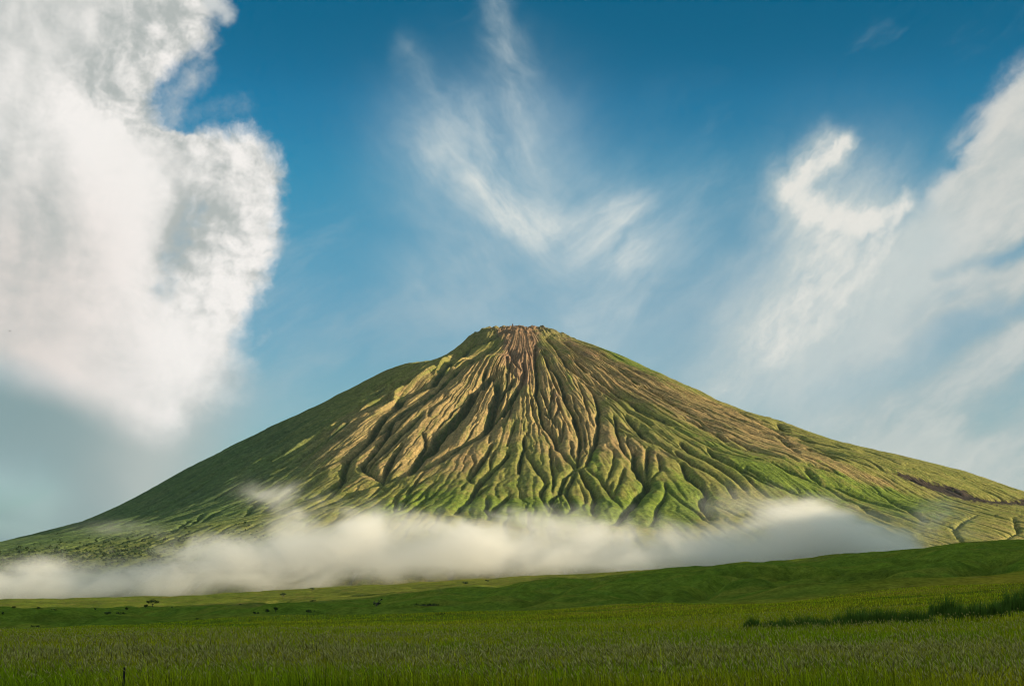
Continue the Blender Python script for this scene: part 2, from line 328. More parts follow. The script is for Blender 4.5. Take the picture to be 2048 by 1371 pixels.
# ------------------------------------------------------------------ ground: one sheet out to the horizon
_COL = [-300, 0, 350, 700, 1050, 1400, 1750, 2048, 2400]
_ROW = {3: 3435, 12: 1785, 30: 1455, 50: 1366, 100: 1300}
_TAB = [(200, [1272, 1272, 1271, 1269, 1266, 1256, 1243, 1234, 1226]), (400, [1260, 1260, 1258, 1254, 1248, 1232, 1212, 1199, 1188]),
        (700, [1252, 1252, 1250, 1245, 1236, 1210, 1187, 1174, 1165]), (1100, [1245, 1245, 1242, 1234, 1221, 1188, 1166, 1152, 1142]),
        (1700, [1238, 1238, 1232, 1218, 1198, 1158, 1136, 1122, 1114]), (2400, [1230, 1229, 1222, 1202, 1172, 1135, 1109, 1091, 1080]),
        (2900, [1222, 1221, 1214, 1194, 1164, 1136, 1112, 1095, 1084]), (3600, [1213, 1212, 1203, 1183, 1160, 1137, 1114, 1098, 1086]),
        (4500, [1205, 1204, 1194, 1172, 1153, 1135, 1114, 1098, 1088]), (5500, [1196, 1195, 1185, 1165, 1148, 1132, 1113, 1098, 1090]), (9000, [1200]*9), (150000, [1234]*9)]
_ld = np.log([3, 12, 30, 50, 100]+[a for a, b in _TAB])
_sl = np.array([[(YH-_ROW[d])]*9 for d in (3, 12, 30, 50, 100)]+[[YH-q for q in b] for a, b in _TAB], float)
_sl[4] -= np.array([0, 0, 0, 1, 2, 6, 12, 18, 22])*-1.0
_sl = np.array([[ray(1024, YH-q)[1] for q in rw] for rw in _sl])
_fd = np.linspace(_ld[0], _ld[-1], 600); _fc = np.linspace(-300, 2400, 90)
_tab = np.stack([np.interp(_fc, _COL, [np.interp(f, _ld, _sl[:, k]) for k in range(9)]) for f in _fd])*np.exp(_fd)[:, None]
def _sm(a, n, ax):
    k = np.exp(-np.linspace(-2, 2, 2*n+1)**2); k /= k.sum(); a = np.moveaxis(a, ax, 0)
    p = np.concatenate([np.repeat(a[:1], n, 0), a, np.repeat(a[-1:], n, 0)]); return np.moveaxis(sum(w*p[i:i+len(a)] for i, w in enumerate(k)), 0, ax)
_tab = _sm(_sm(_tab, 7, 0), 5, 1)
def zg(x, y, fine=True):
    x = np.asarray(x, float); y = np.asarray(y, float); d = np.hypot(x, y)
    px = 1024+F/CP*np.tan(np.clip(np.arctan2(x, y), -.7, .7))
    u = np.clip((np.log(np.maximum(d, 3.01))-_fd[0])/(_fd[-1]-_fd[0])*599, 0, 598.99); v = np.clip((px+300)/2700*89, 0, 88.99)
    i = u.astype(int); j = v.astype(int); u = u-i; v = v-j
    z = (_tab[i, j]*(1-v)+_tab[i, j+1]*v)*(1-u)+(_tab[i+1, j]*(1-v)+_tab[i+1, j+1]*v)*u
    if fine:
        k = sst(350, 1300, d)*(1-sst(9000, 15000, d))
        a = fbm(x/420+3, y/420, 4, 201); b = np.abs(fbm(x/260+.3*y/260, y/520, 4, 211))
        k = k*(1-.65*sst(2300, 2900, d)); z = z+k*(a*15+np.minimum(b, .35)*40-7+fbm(x/70, y/70, 4, 221)*3.0)+sst(60, 300, d)*(1-k)*fbm(x/60, y/60, 3, 231)*.6
    return z
_dd = np.exp(np.linspace(math.log(25), math.log(5600), 2400))
def on_ground(px, py, far=5600):                     # where the sight line of a photo point meets the ground
    ax, az = ray(px, py); g = zg(ax*_dd, _dd); k = np.flatnonzero((az*_dd <= g) & (_dd < far))
    k = k[0] if len(k) else np.argmin(np.abs(az*_dd-g)); return float(ax*_dd[k]), float(_dd[k]), float(g[k])
rad = np.concatenate([np.geomspace(1.5, 20, 24)[:-1], np.geomspace(20, 6500, 760)[:-1], np.geomspace(6500, 140000, 50)])
ang = np.concatenate([np.linspace(-180, -26, 60)[:-1], np.linspace(-26, 26, 900)[:-1], np.linspace(26, 180, 60)])
RD, AN = np.meshgrid(rad, np.radians(ang), indexing='ij'); GX = RD*np.sin(AN); GY = RD*np.cos(AN)
GZ = zg(GX, GY)
# a few drainage lines traced across the hills
GM = np.zeros_like(GZ)
def groove(pts, wid, dep):
    global GZ, GM
    P_ = [on_ground(*q)[:2] for q in parse(pts)]
    for a, b in zip(P_[:-1], P_[1:]):
        a = np.array(a); b = np.array(b); d = b-a
        m = (GX > min(a[0], b[0])-wid*2) & (GX < max(a[0], b[0])+wid*2) & (GY > min(a[1], b[1])-wid*2) & (GY < max(a[1], b[1])+wid*2)
        if not m.any(): continue
        x = GX[m]-a[0]; y = GY[m]-a[1]; u = np.clip((x*d[0]+y*d[1])/(d@d+1e-6), 0, 1)
        q = np.clip(1-np.hypot(x-u*d[0], y-u*d[1])/wid, 0, 1); GZ[m] -= dep*q*.9; GM[m] = np.maximum(GM[m], q)
for pts, wid, dep in (("1340,1196 1353,1192 1408,1171 1453,1161 1510,1150", 30, 12), ("1463,1137 1498,1141", 26, 10), ("1649,1149 1676,1137", 24, 9), ("1807,1116 1841,1121 1865,1113", 26, 9), ("1906,1137 1941,1148 1968,1134 1996,1113", 30, 14),
        ("1975,1134 2023,1138", 24, 9), ("1996,1113 2040,1109", 24, 9), ("1350,1178 1487,1156 1590,1143 1762,1139", 40, 8), ("1037,1203 1112,1177 1164,1165 1215,1155", 34, 10), ("827,1210 885,1203", 20, 8), ("865,1229 892,1227", 16, 6), ("960,1195 1040,1180", 26, 7),
        ("400,1250 560,1236 700,1223", 26, 7), ("600,1223 640,1221", 22, 8), ("200,1225 250,1221", 24, 8), ("500,1210 560,1200 620,1196", 24, 6), ("1250,1190 1330,1176", 26, 8), ("1560,1170 1700,1160 1850,1150", 34, 7), ("60,1230 150,1226", 24, 6), ("700,1190 770,1186", 22, 6)):
    groove(pts, wid, dep)
d_ = RD; e1 = fbm(GX/180, GY/180, 5, 241); e2 = fbm(GX/38, GY/60, 4, 251); e3 = fbm(GX/900, GY/500, 4, 261); e4 = fbm(GX/26, GY/12, 4, 271)
GC = np.empty(GZ.shape+(3,)); GC[:] = (.050, .088, .018)
def glay(k, c):
    global GC
    GC = GC*(1-k[..., None])+np.array(c)*k[..., None]
glay(sst(-.1, .5, e1)*.6, (.070, .088, .022)); glay(sst(.0, .45, e2)*.6, (.026, .060, .010)); glay(sst(.05, .4, fbm(GX/120, GY/30, 5, 243))*.5, (.030, .062, .014)); glay(sst(.1, .4, fbm(GX/300, GY/40, 4, 247))*.5, (.085, .100, .026)); glay(sst(0, .5, e3)*.4, (.060, .098, .014))
mead = 1-sst(560, 760, d_+e1*260+e3*200-np.clip(GX, -200, 250)*.9)
glay(mead, (.108, .112, .022)); glay(mead*sst(-.02, .3, fbm(GX/220, GY/45, 4, 281)), (.036, .070, .010)); glay(mead*sst(.15, .5, e4)*.4, (.10, .095, .045))
glay(sst(.25, .8, GM*(1+.8*e2))*.5, (.026, .042, .010))  # dark green painted along the drainage lines to add missing shade
near_ = 1-sst(60, 260, d_); glay(near_*.75, (.030, .040, .008))  # near ground darkened so the gaps between blades look shaded
far = sst(2500, 2900, d_+e1*300); glay(far*.75*(.55+.4*sst(-900, -100, GX)), (.074, .086, .030)); glay(far*sst(0, .5, e2+e1*.5)*.8, (.100, .090, .044)); glay(far*sst(.0, .5, e1-e2*.4)*.8, (.040, .062, .020)); glay(far*sst(.1, .4, e2-e4*.5)*.6, (.030, .048, .016))
GC *= np.array([2.1, 1.8, .95])*(1+.22*e2+.10*e4)[..., None]
gm = mesh_np('ground', np.stack([GX, GY, GZ], -1).reshape(-1, 3), grid_faces(len(rad), len(ang))[:, ::-1]); set_col(gm, np.clip(GC, .004, 1).reshape(-1, 3))
mt, t = new_mat('grassland'); at = t.new('ShaderNodeAttribute', attribute_name='tint'); geo = t.new('ShaderNodeNewGeometry'); pos = geo.outputs['Position']
n1_ = t.noise(pos, .35, 5, .65); n2_ = t.noise(t.v('MULTIPLY', pos, (.09, .05, .09)), 1., 5, .65)
finish(t, t.mix(1., at.outputs['Color'], t.mix(t.ss(t.m('ADD', t.m('MULTIPLY', n1_, .6), t.m('MULTIPLY', n2_, .5)), .36, .74), (.55, .58, .55), (1.45, 1.4, 1.4)), 'MULTIPLY'), 1., .0, t.m('ADD', n1_, n2_), .7, 1.6)
tag(link('ground', gm, mt), 'rolling green grassland at the foot of the volcano', 'ground', kind='structure')

# ------------------------------------------------------------------ escarpment beside the plain, outside the frame: it shades the meadow and the near hills
def sp(s, p): return s*math.cos(SUN_AZ)-p*math.sin(SUN_AZ), s*math.sin(SUN_AZ)+p*math.cos(SUN_AZ)
def scarp(name, s0, prof, wid, label, seed):
    ps = np.arange(prof[0][0], prof[-1][0]+1, 40.); q = np.linspace(-1, 1, 33)
    hh = np.interp(ps, [a for a, b in prof], [b for a, b in prof])*(1+.05*fbm(ps/300, ps*0, 4, seed))
    P_, Q_ = np.meshgrid(ps, q, indexing='ij'); S_ = s0+Q_*wid+fbm(P_/500, Q_*2, 3, seed+3)*90
    x = S_*math.cos(SUN_AZ)-P_*math.sin(SUN_AZ); y = S_*math.sin(SUN_AZ)+P_*math.cos(SUN_AZ)
    z = -40+(hh[:, None]+40)*np.clip(1-np.abs(Q_), 0, 1)**.8*(1+.12*fbm(P_/160, Q_*3, 4, seed+5)*(1-np.abs(Q_)))
    me = mesh_np(name, np.stack([x, y, z], -1).reshape(-1, 3), grid_faces(len(ps), 33)[:, ::-1])
    m, t = new_mat(name); finish(t, t.mix(t.ss(t.noise(t.new('ShaderNodeNewGeometry').outputs['Position'], .01, 5, .6), .4, .6), (.06, .075, .025), (.17, .12, .07)), .95, .05)
    tag(link(name, me, m), label, 'hill', kind='structure')
scarp('escarpment', 1500, [(-2600, 0), (-2200, 700), (-1000, 800), (1500, 800), (2420, 790), (2560, 720), (2640, 0)], 760, 'rift escarpment beside the plain', 301)
scarp('fog_shade_hill', 1950, [(4380, 0), (4480, 660), (4700, 735), (5080, 720), (5160, 0)], 480, 'unseen hill added to shade the fog', 331)  # added out of view, only to shade the right end of the fog
# ------------------------------------------------------------------ meadow grass (uncountable: one object)
def leafmat(name, transl=.35, rough=.75):
    m, t = new_mat(name); at = t.new('ShaderNodeAttribute', attribute_name='tint'); o = t.new('ShaderNodeOutputMaterial')
    b = t.new('ShaderNodeBsdfPrincipled'); t.l.new(at.outputs['Color'], b.inputs['Base Color']); b.inputs['Roughness'].default_value = rough; b.inputs['Specular IOR Level'].default_value = .12
    tr = t.new('ShaderNodeBsdfTranslucent'); t.l.new(at.outputs['Color'], tr.inputs[0]); mx = t.new('ShaderNodeMixShader'); mx.inputs[0].default_value = transl
    t.l.new(b.outputs[0], mx.inputs[1]); t.l.new(tr.outputs[0], mx.inputs[2]); t.l.new(mx.outputs[0], o.inputs[0]); return m
M_LEAF = leafmat('grass_blades'); M_BUSH = leafmat('foliage', .25)
def blades(base, h, wd, az, lean, colr_, seed=None):
    """curved tapering blades: 5 vertices, 3 triangles each; optional tan seed heads"""
    n = len(h); side = np.stack([np.cos(az), np.sin(az), az*0], 1); fw = np.stack([-np.sin(az), np.cos(az), az*0], 1)*lean[:, None]
    up = np.array([0, 0, 1.]); mid = base+fw*(h*.35)[:, None]*.5+up*(h*.55)[:, None]; tip = base+fw*h[:, None]+up*(h*np.sqrt(np.clip(1-lean**2*.7, .2, 1)))[:, None]
    w1 = side*(wd/2)[:, None]; w2 = side*(wd*.38)[:, None]
    V = np.stack([base-w1, base+w1, mid-w2, mid+w2, tip], 1)
    k = np.arange(n)[:, None, None]*5; Fc = k+np.array([[0, 1, 3], [0, 3, 2], [2, 3, 4]])[None]
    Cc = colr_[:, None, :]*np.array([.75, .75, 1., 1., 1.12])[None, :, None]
    V = V.reshape(-1, 3); Fc = Fc.reshape(-1, 3); Cc = Cc.reshape(-1, 3)
    if seed is not None and seed.any():
        s = seed; b0 = mid[s]+(tip[s]-mid[s])*.62; b1 = tip[s]+(tip[s]-mid[s])*.16; ws = side[s]*(wd[s]*.9)[:, None]; wf = np.stack([-side[s][:, 1], side[s][:, 0], side[s][:, 2]], 1)*(wd[s]*.9)[:, None]
        c = b0*.45+b1*.55; m = len(b0)
        SV = np.stack([b0, c+ws, c+wf, c-ws, c-wf, b1], 1).reshape(-1, 3); kk = np.arange(m)[:, None, None]*6+len(V)
        SF = (kk+np.array([[0, 1, 2], [0, 2, 3], [0, 3, 4], [0, 4, 1], [5, 2, 1], [5, 3, 2], [5, 4, 3], [5, 1, 4]])[None]).reshape(-1, 3)
        sc = np.array([.50, .45, .14])*(rng.uniform(.7, 1.35, (m, 1)))
        V = np.concatenate([V, SV]); Fc = np.concatenate([Fc, SF]); Cc = np.concatenate([Cc, np.repeat(sc, 6, 0)])
    return V, Fc, Cc
def scatter(d0, d1, n):
    d = np.sqrt(rng.uniform(d0*d0, d1*d1, n)); a = np.radians(rng.uniform(-20.5, 20.5, n)); return d*np.sin(a), d*np.cos(a), d
GV, GF, GCC, off = [], [], [], 0
for d0, d1, n, hs, wd in ((40.3, 75, 235000, .66, .019), (75, 150, 230000, .66, .032), (150, 340, 190000, .62, .065), (340, 720, 150000, .62, .15), (41, 80, 15000, 1.0, .024)):
    x, y, d = scatter(d0, d1, n)
    patch = fbm(x/55, y/14, 3, 401)+.5*fbm(x/6, y/3, 2, 405); clump = fbm(x/2.2, y/2.2, 3, 411)
    if n == 15000: clump = fbm(x/1.1, y/1.1, 2, 441)-.25
    keep = rng.random(n) < np.clip((d > 300)*.25+.62+clump*1.5, .12, 1); x, y, d, patch, clump = x[keep], y[keep], d[keep], patch[keep], clump[keep]; n = len(x)
    z = zg(x, y)-.03
    h = hs*rng.uniform(.45, 1.15, n)*(1+.35*clump)*(1+.45*fbm(x/18, y/9, 2, 421))*(1.15-.3*(d < 40)*0)
    ripe = sst(-.15, .35, patch+.1)[:, None]; u = rng.random((n, 1)); v = rng.random((n, 1))
    c = np.array([.072, .112, .006])*(1-ripe)+np.array([.112, .118, .014])*ripe
    c = np.array([3.95, 3.5, .85])*(c*(.35+1.25*u*u+.2*u)+np.array([.04, .045, .010])*v*v*ripe)
    sd = (rng.random(n) < (.06+.17*ripe[:, 0])*(1.0 if d0 < 70 else .6)*(d0 < 300)) & (h > hs*.6)
    h = np.where(sd, h*1.22, h)
    if hs == 1.0: sd = sd | (rng.random(n) < .55); c = c*1.25
    wind = fbm(x/12, y/12, 2, 431)*1.2
    az = np.where(rng.random(n) < .6, np.pi/2+rng.normal(0, .8, n), rng.uniform(0, 2*np.pi, n)); lean = np.clip(rng.uniform(.05, .55, n)+wind*.15, .02, .85)
    V, Fc, Cc = blades(np.stack([x, y, z], 1), h, wd*rng.uniform(.6, 1.3, n), az, lean, c, sd)
    GV.append(V); GF.append(Fc+off); GCC.append(Cc); off += len(V)
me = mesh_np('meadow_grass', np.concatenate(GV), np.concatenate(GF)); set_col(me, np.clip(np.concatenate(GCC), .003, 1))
tag(link('meadow_grass', me, M_LEAF), 'tall green meadow grass with tan seed heads', 'grass', kind='stuff')
del GV, GF, GCC

# ------------------------------------------------------------------ plants one can point at
def foliage_mesh(name, centers, radii, n, leaf, base, flat=1., top=.0):
    """many small leaf faces through the volume of several uneven clumps"""
    k = rng.integers(0, len(centers), n); r = radii[k]*rng.uniform(.25, 1, n)**.45; dv = rng.normal(size=(n, 3)); dv /= np.linalg.norm(dv, axis=1)[:, None]
    p = centers[k]+dv*r[:, None]*np.array([1, 1, flat]); p = p[p[:, 2] > .02]; n = len(p)
    a = rng.normal(size=(n, 3)); a /= np.linalg.norm(a, axis=1)[:, None]; b = np.cross(a, rng.normal(size=(n, 3))); b /= np.linalg.norm(b, axis=1)[:, None]+1e-9
    s = leaf*rng.uniform(.5, 1.3, n)[:, None]; V = np.stack([p-a*s, p+b*s*.55, p+a*s, p-b*s*.55], 1).reshape(-1, 3)
    me = mesh_np(name, V, np.arange(4*n).reshape(-1, 4)); c = np.array(base)*(rng.uniform(.55, 1.45, (n, 1))*(1+.3*noise(p[:, 0]/leaf/4, p[:, 2]/leaf/4, 3))[:, None])
    set_col(me, np.repeat(c, 4, 0)); return me
def limbs_mesh(name, segs):
    bpyV, bF = [], []
    for (p, r0), (q, r1) in segs:
        p = np.array(p, float); q = np.array(q, float); d = q-p; d /= np.linalg.norm(d)+1e-9; u = np.cross(d, (.3, .9, .2)); u /= np.linalg.norm(u); v = np.cross(d, u); o = len(bpyV)
        for c, r in ((p, r0), (q, r1)):
            for k in range(7): bpyV.append(c+r*(math.cos(k*2*math.pi/7)*u+math.sin(k*2*math.pi/7)*v))
        for k in range(7): bF.append((o+k, o+(k+1) % 7, o+7+(k+1) % 7, o+7+k))
    return mesh_np(name, np.array(bpyV), np.array(bF))
M_BARK, t = new_mat('bark'); finish(t, t.mix(t.noise(t.new('ShaderNodeNewGeometry').outputs['Position'], 3., 4, .6), (.05, .04, .03), (.12, .10, .075)), .9, .1)
def empty(name, loc, label, cat, group=None):
    o = bpy.data.objects.new(name, None); col.objects.link(o); o.location = loc; o.empty_display_size = .5; return tag(o, label, cat, group)
def acacia(px, py, hpx, label, group, spread=.8):
    x, y, z = on_ground(px, py); H = hpx*y/F; e = empty('acacia_tree', (x, y, z), label, 'tree', group); W = H*spread
    segs = [(((0, 0, -.3), H*.05), ((H*.03, 0, H*.32), H*.04))]; cs = []; rs = []
    for k in range(7):
        a = k*.9+rng.uniform(0, .5); rr_ = W*rng.uniform(.35, .75); tp = (rr_*math.cos(a), rr_*math.sin(a), H*rng.uniform(.56, .80)); segs.append((((H*.03, 0, H*.3), H*.026), (tp, H*.012)))
        cs.append((tp[0], tp[1], tp[2]+H*.03)); rs.append(H*rng.uniform(.17, .27))
    cs.append((0, 0, H*.82)); rs.append(H*.26)
    link('trunk', limbs_mesh('trunk', segs), M_BARK, e)
    link('crown', foliage_mesh('crown', np.array(cs), np.array(rs), 900, H*.05, (.036, .060, .018), .7), M_BUSH, e); return e
def bush(px, py, wpx, hpx, label, group, colr_=(.030, .052, .016), name='bush', dist=None):
    x, y, z = on_ground(px, py) if dist is None else dist
    k = y/F; W = wpx*k; H = hpx*k; n = max(3, int(wpx/hpx*3)); e = empty(name, (x, y, z-.02*H), label, 'bush', group)
    cs = np.stack([rng.uniform(-.42, .42, n)*W, rng.uniform(-.3, .3, n)*W, H*rng.uniform(.2, .62, n)], 1); rs = H*rng.uniform(.26, .42, n)
    segs = [(((0, 0, -.05*H), H*.04), (tuple(c), H*.012)) for c in cs]
    link('stems', limbs_mesh('stems', segs), M_BARK, e); link('foliage', foliage_mesh('foliage', cs, rs, 420+60*n, H*.075, colr_), M_BUSH, e); return e
TG = 'trees on the plain below the fog'
acacia(305, 1213, 15, 'spreading dark acacia tree, the largest tree on the plain below the fog', TG, 1.0)
acacia(566, 1195, 10, 'small dark tree just under the fog, on the left half of the plain', TG)
acacia(624, 1181, 7, 'tiny dark tree at the fog edge above the near hill', TG)
acacia(551, 1225, 11, 'thin dark tree on the near hillside, right of the darker bushes', TG, .4)
BG = 'bushes scattered over the plain and near hills'
for px, py, wp, hp, lb in ((291, 1214, 7, 7, 'little round bush close to the left of the spreading acacia'), (214, 1228, 14, 7, 'dark wide bush left of the dry gully on the plain'), (240, 1228, 22, 5, 'low dark bush stretching right along the dry gully'),
        (253, 1219, 6, 6, 'small bush above the right end of the gully'), (190, 1219, 5, 4, 'tiny bush between the dry gully and the fog on the left'), (343, 1215, 5, 3, 'tiny bush a little right of the spreading acacia'),
        (77, 1216, 8, 4, 'small dark bush below the fog near the left edge'), (27, 1215, 8, 5, 'small bush below the fog, second from the left edge'), (4, 1228, 8, 5, 'dark bush cut by the left edge of the photo'), (108, 1220, 12, 3, 'flat low bush on the left plain'),
        (70, 1253, 26, 4, 'low dark thicket on the far left below the plain'), (512, 1227, 9, 7, 'round dark bush on the near hillside, leftmost of three there'), (535, 1223, 7, 8, 'upright dark bush on the near hillside, middle of three'),
        (621, 1224, 20, 6, 'wide dark bush in a hollow at the foot of the near hill'), (480, 1209, 5, 3, 'tiny bush on the bright strip above the near hill'), (625, 1202, 14, 4, 'dark low bush at the top of the near hill'),
        (855, 1211, 60, 6, 'long dark thicket filling a hollow in the centre hills'), (880, 1228, 22, 4, 'low dark bush just below the long thicket'), (395, 1238, 8, 3, 'small dark bush on the slope left of the near hill'), (975, 1162, 8, 5, 'grey bush on the sunlit strip under the fog, right one'), (930, 1167, 12, 6, 'grey bush on the sunlit strip under the fog, left one')):
    bush(px, py, wp, hp, lb, BG)
# a dead, sprawling tree on the centre hill
x, y, z = on_ground(752, 1211); k = y/F; e = empty('dead_tree', (x, y, z), 'dark leaning dead tree with sprawling branches on the centre hill', 'tree')
link('trunk', limbs_mesh('trunk', [(((0, 0, -.3), 1.7*k), ((2*k, 0, 5*k), 1.3*k)), (((2*k, 0, 5*k), 1.2*k), ((6*k, k, 9*k), .7*k)), (((6*k, k, 9*k), .7*k), ((12*k, 0, 13*k), .4*k)), (((2*k, 0, 5*k), 1.1*k), ((-6*k, 0, 7*k), .5*k)), (((1*k, 0, 3*k), 1.*k), ((8*k, -k, 4*k), .5*k)),
    (((6*k, k, 9*k), .6*k), ((4*k, 0, 14*k), .3*k)), (((-2*k, 0, 6*k), .7*k), ((-4*k, 2*k, 11*k), .3*k))]), M_BARK, e)
link('crown', foliage_mesh('crown', np.array([(-3*k, 0, 4*k), (4*k, 0, 4*k), (7*k, 0, 5*k), (11*k, 0, 13*k)]), np.array([3.2*k, 3*k, 2.5*k, 2*k]), 320, .8*k, (.018, .03, .014), .8), M_BUSH, e)

# ------------------------------------------------------------------ the dark reedy bushes on the right of the meadow
RG = 'dark bushy clumps in a row across the right of the meadow'
rows = [(1506, 1259, 22, 24), (1548, 1258, 34, 18), (1588, 1262, 44, 30), (1626, 1258, 40, 30), (1668, 1258, 40, 26), (1706, 1254, 44, 34), (1746, 1250, 46, 36), (1790, 1248, 48, 30), (1834, 1248, 44, 30), (1892, 1236, 40, 42), (1934, 1242, 48, 36), (1978, 1236, 52, 36), (2022, 1226, 44, 36), (2046, 1218, 30, 40)]
wrd = ['leftmost', 'second from left', 'third from left', 'fourth from left', 'fifth from left', 'sixth from left', 'seventh from left', 'eighth from left', 'ninth from left', 'fifth from right', 'fourth from right', 'third from right', 'second from right', 'rightmost']
for (px, py, wp, hp), wd_ in zip(rows, wrd):
    x, y, z = on_ground(px, py); k = y/F; W = wp*k*1.15; H = hp*k*1.3; e = empty('bushy_clump', (x, y, z), 'dark green feathery clump, %s in the row across the right meadow' % wd_, 'bush', RG)
    n = int(900+wp*26); bx_ = rng.uniform(-.75, .75, n)*W; by_ = rng.normal(0, .22, n)*W
    hh = H*rng.uniform(.35, 1.05, n)*(1-.5*np.abs(bx_/W*1.3)**2)*(.75+.75*noise(bx_/W*4+px, by_/W*4, int(px)))
    V, Fc, Cc = blades(np.stack([bx_, by_, bx_*0-.05], 1), hh, k*rng.uniform(.5, 1.1, n), rng.uniform(0, 6.28, n), rng.uniform(.05, .5, n), np.array([.080, .150, .018])*rng.uniform(.5, 1.6, (n, 1)))
    me = mesh_np('leaves', V, Fc); set_col(me, Cc); link('leaves', me, M_LEAF, e)
    cs = np.stack([rng.uniform(-.4, .4, 9)*W, rng.uniform(-.2, .2, 9)*W, H*rng.uniform(.12, .62, 9)], 1)
    link('foliage', foliage_mesh('foliage', cs, H*rng.uniform(.14, .28, 9), 260, k*.9, (.052, .105, .015)), M_BUSH, e)
    link('stems', limbs_mesh('stems', [(((0, 0, -.05), k*.5), (tuple(c), k*.2)) for c in cs]), M_BARK, e)

# ------------------------------------------------------------------ post, summit spire, bird
M_POST, t = new_mat('weathered_wood'); finish(t, t.mix(t.noise(t.v('MULTIPLY', t.new('ShaderNodeTexCoord').outputs['Object'], (40, 40, 6)), 1., 5, .6), (.012, .010, .009), (.05, .042, .035)), .9, .1)
y = 39.4; x = ray(248, 1340)[0]*y; z = float(zg(x, y)); k = y/F; ht = ray(248, 1333)[1]*y-z
pm = limbs_mesh('wooden_post', [(((0, 0, -.3), 2.4*k), ((.1*k, 0, ht*.5), 2.3*k)), (((.1*k, 0, ht*.5), 2.3*k), ((.7*k, 0, ht-k), 2.1*k)), (((.7*k, 0, ht-k), 2.1*k), ((.7*k, 0, ht), .9*k))])
po = link('wooden_post', pm, M_POST); po.location = (x, y, z); tag(po, 'short dark wooden post sticking up out of the meadow grass', 'post')
M_ROCK, t = new_mat('lava_rock'); finish(t, t.mix(t.noise(t.new('ShaderNodeNewGeometry').outputs['Position'], .25, 5, .65), (.045, .03, .025), (.15, .085, .06)), .95, .05)
def z_on_volcano(px, py):
    ax, az = ray(px, py); q = _tt[(_tt > 8700)]; return ax*9000, 9000.
sx, sy = ray(1025, 652)[0]*8990, 8990.
i_ = np.argmin(np.abs(RR-np.hypot(sx-MX, sy-MY))); j_ = np.argmin(np.abs(TH-(np.arctan2(sy-MY, sx-MX) % (2*np.pi)))); sz = float(Z[i_, j_])
nr_, ns_ = 12, 16; rv = []
for i in range(nr_):
    f = i/(nr_-1); r0 = (8.5*(1-f)**.8+1.2)*(1 if i < nr_-1 else .05)
    for j in range(ns_):
        a = j/ns_*2*math.pi; q = 1+.35*float(noise(np.array(a*2.), np.array(f*4.), 5)); rv.append((r0*q*math.cos(a)+1.5*f, r0*q*math.sin(a), -6+f*46+2*float(noise(np.array(a*1.5), np.array(f*6.), 8))))
ii = np.arange(nr_*ns_).reshape(nr_, ns_); jn = np.roll(ii, -1, 1); rf = np.stack([ii[:-1], jn[:-1], jn[1:], ii[1:]], -1).reshape(-1, 4)
ro = link('rock_spire', mesh_np('rock_spire', np.array(rv), rf, False), M_ROCK); ro.location = (sx, sy, sz); tag(ro, 'small dark rock spire standing on the summit rim', 'rock')
M_BIRD, t = new_mat('plumage'); finish(t, (.06, .055, .05), .8, .1)
ax, az = ray(20, 662); D = 520.; bd = empty('bird', (ax*D, D, az*D), 'tiny dark bird gliding in front of the big left cloud', 'bird')
bv = []
for i in range(9):
    f = i/8; r0 = .085*math.sin(math.pi*min(.97, f*.9+.08))**.8
    for j in range(8): bv.append((-.3+.6*f, r0*math.cos(j*math.pi/4), r0*math.sin(j*math.pi/4)+.02*f))
ii = np.arange(72).reshape(9, 8); jn = np.roll(ii, -1, 1)
link('body', mesh_np('body', np.array(bv), np.stack([ii[:-1], jn[:-1], jn[1:], ii[1:]], -1).reshape(-1, 4)), M_BIRD, bd)
for s in (1, -1):
    wv = []
    for i in range(6):
        f = i/5; c = .16*(1-f**2*.75); zz = .22*math.sin(f*1.5)-.10*f*f
        for dx, dz_ in ((c, 0), (0, .018*(1-f)), (-c, 0), (0, -.012*(1-f))): wv.append((dx-.12*f*f, s*(.04+.62*f), zz+dz_))
    ii = np.arange(24).reshape(6, 4); jn = np.roll(ii, -1, 1)
    link('wing', mesh_np('wing', np.array(wv), np.stack([ii[:-1], jn[:-1], jn[1:], ii[1:]], -1).reshape(-1, 4)), M_BIRD, bd)
link('tail', mesh_np('tail', np.array([(-.26, .03, 0), (-.26, -.03, 0), (-.48, -.09, .01), (-.48, .09, .01), (-.26, .03, .015), (-.26, -.03, .015), (-.48, -.09, .018), (-.48, .09, .018)]), np.array([(0, 1, 2, 3), (7, 6, 5, 4), (0, 3, 7, 4), (1, 5, 6, 2), (3, 2, 6, 7)])), M_BIRD, bd)
bd.rotation_euler = (R(8), 0, R(-12))

# ------------------------------------------------------------------ scrub on the lower left slope (uncountable: one object)
q = np.stack([rng.uniform(-40, 560, 4200), rng.uniform(1040, 1150, 4200)], 1)
q = q[(q[:, 1] > 1128-q[:, 0]*.10+rng.normal(0, 12, len(q))-20) & (rng.random(len(q)) < np.clip(1.1-q[:, 0]/560, .1, 1))]
P_, K_ = [], []
for a, b in q:
    g_ = to_ground(a, b)
    if g_ is None: continue
    r_ = math.hypot(*g_); t_ = math.atan2(g_[1], g_[0]) % (2*math.pi)
    if t_ < TH[0] or r_ > R1: continue
    P_.append((g_[0]+MX, g_[1]+MY, Z[int((r_-R0)/(R1-R0)*(NR-1)), int((t_-TH[0])/(TH[-1]-TH[0])*(NTH-1))])); K_.append(rng.uniform(3., 7.5)*rng.uniform(.6, 1.3))
P_ = np.array(P_); K_ = np.array(K_)
m_ = 34; pp = np.repeat(P_, m_, 0); ks = np.repeat(K_, m_); dv = rng.normal(size=pp.shape); dv /= np.linalg.norm(dv, axis=1)[:, None]; dv[:, 2] = np.abs(dv[:, 2])*.9
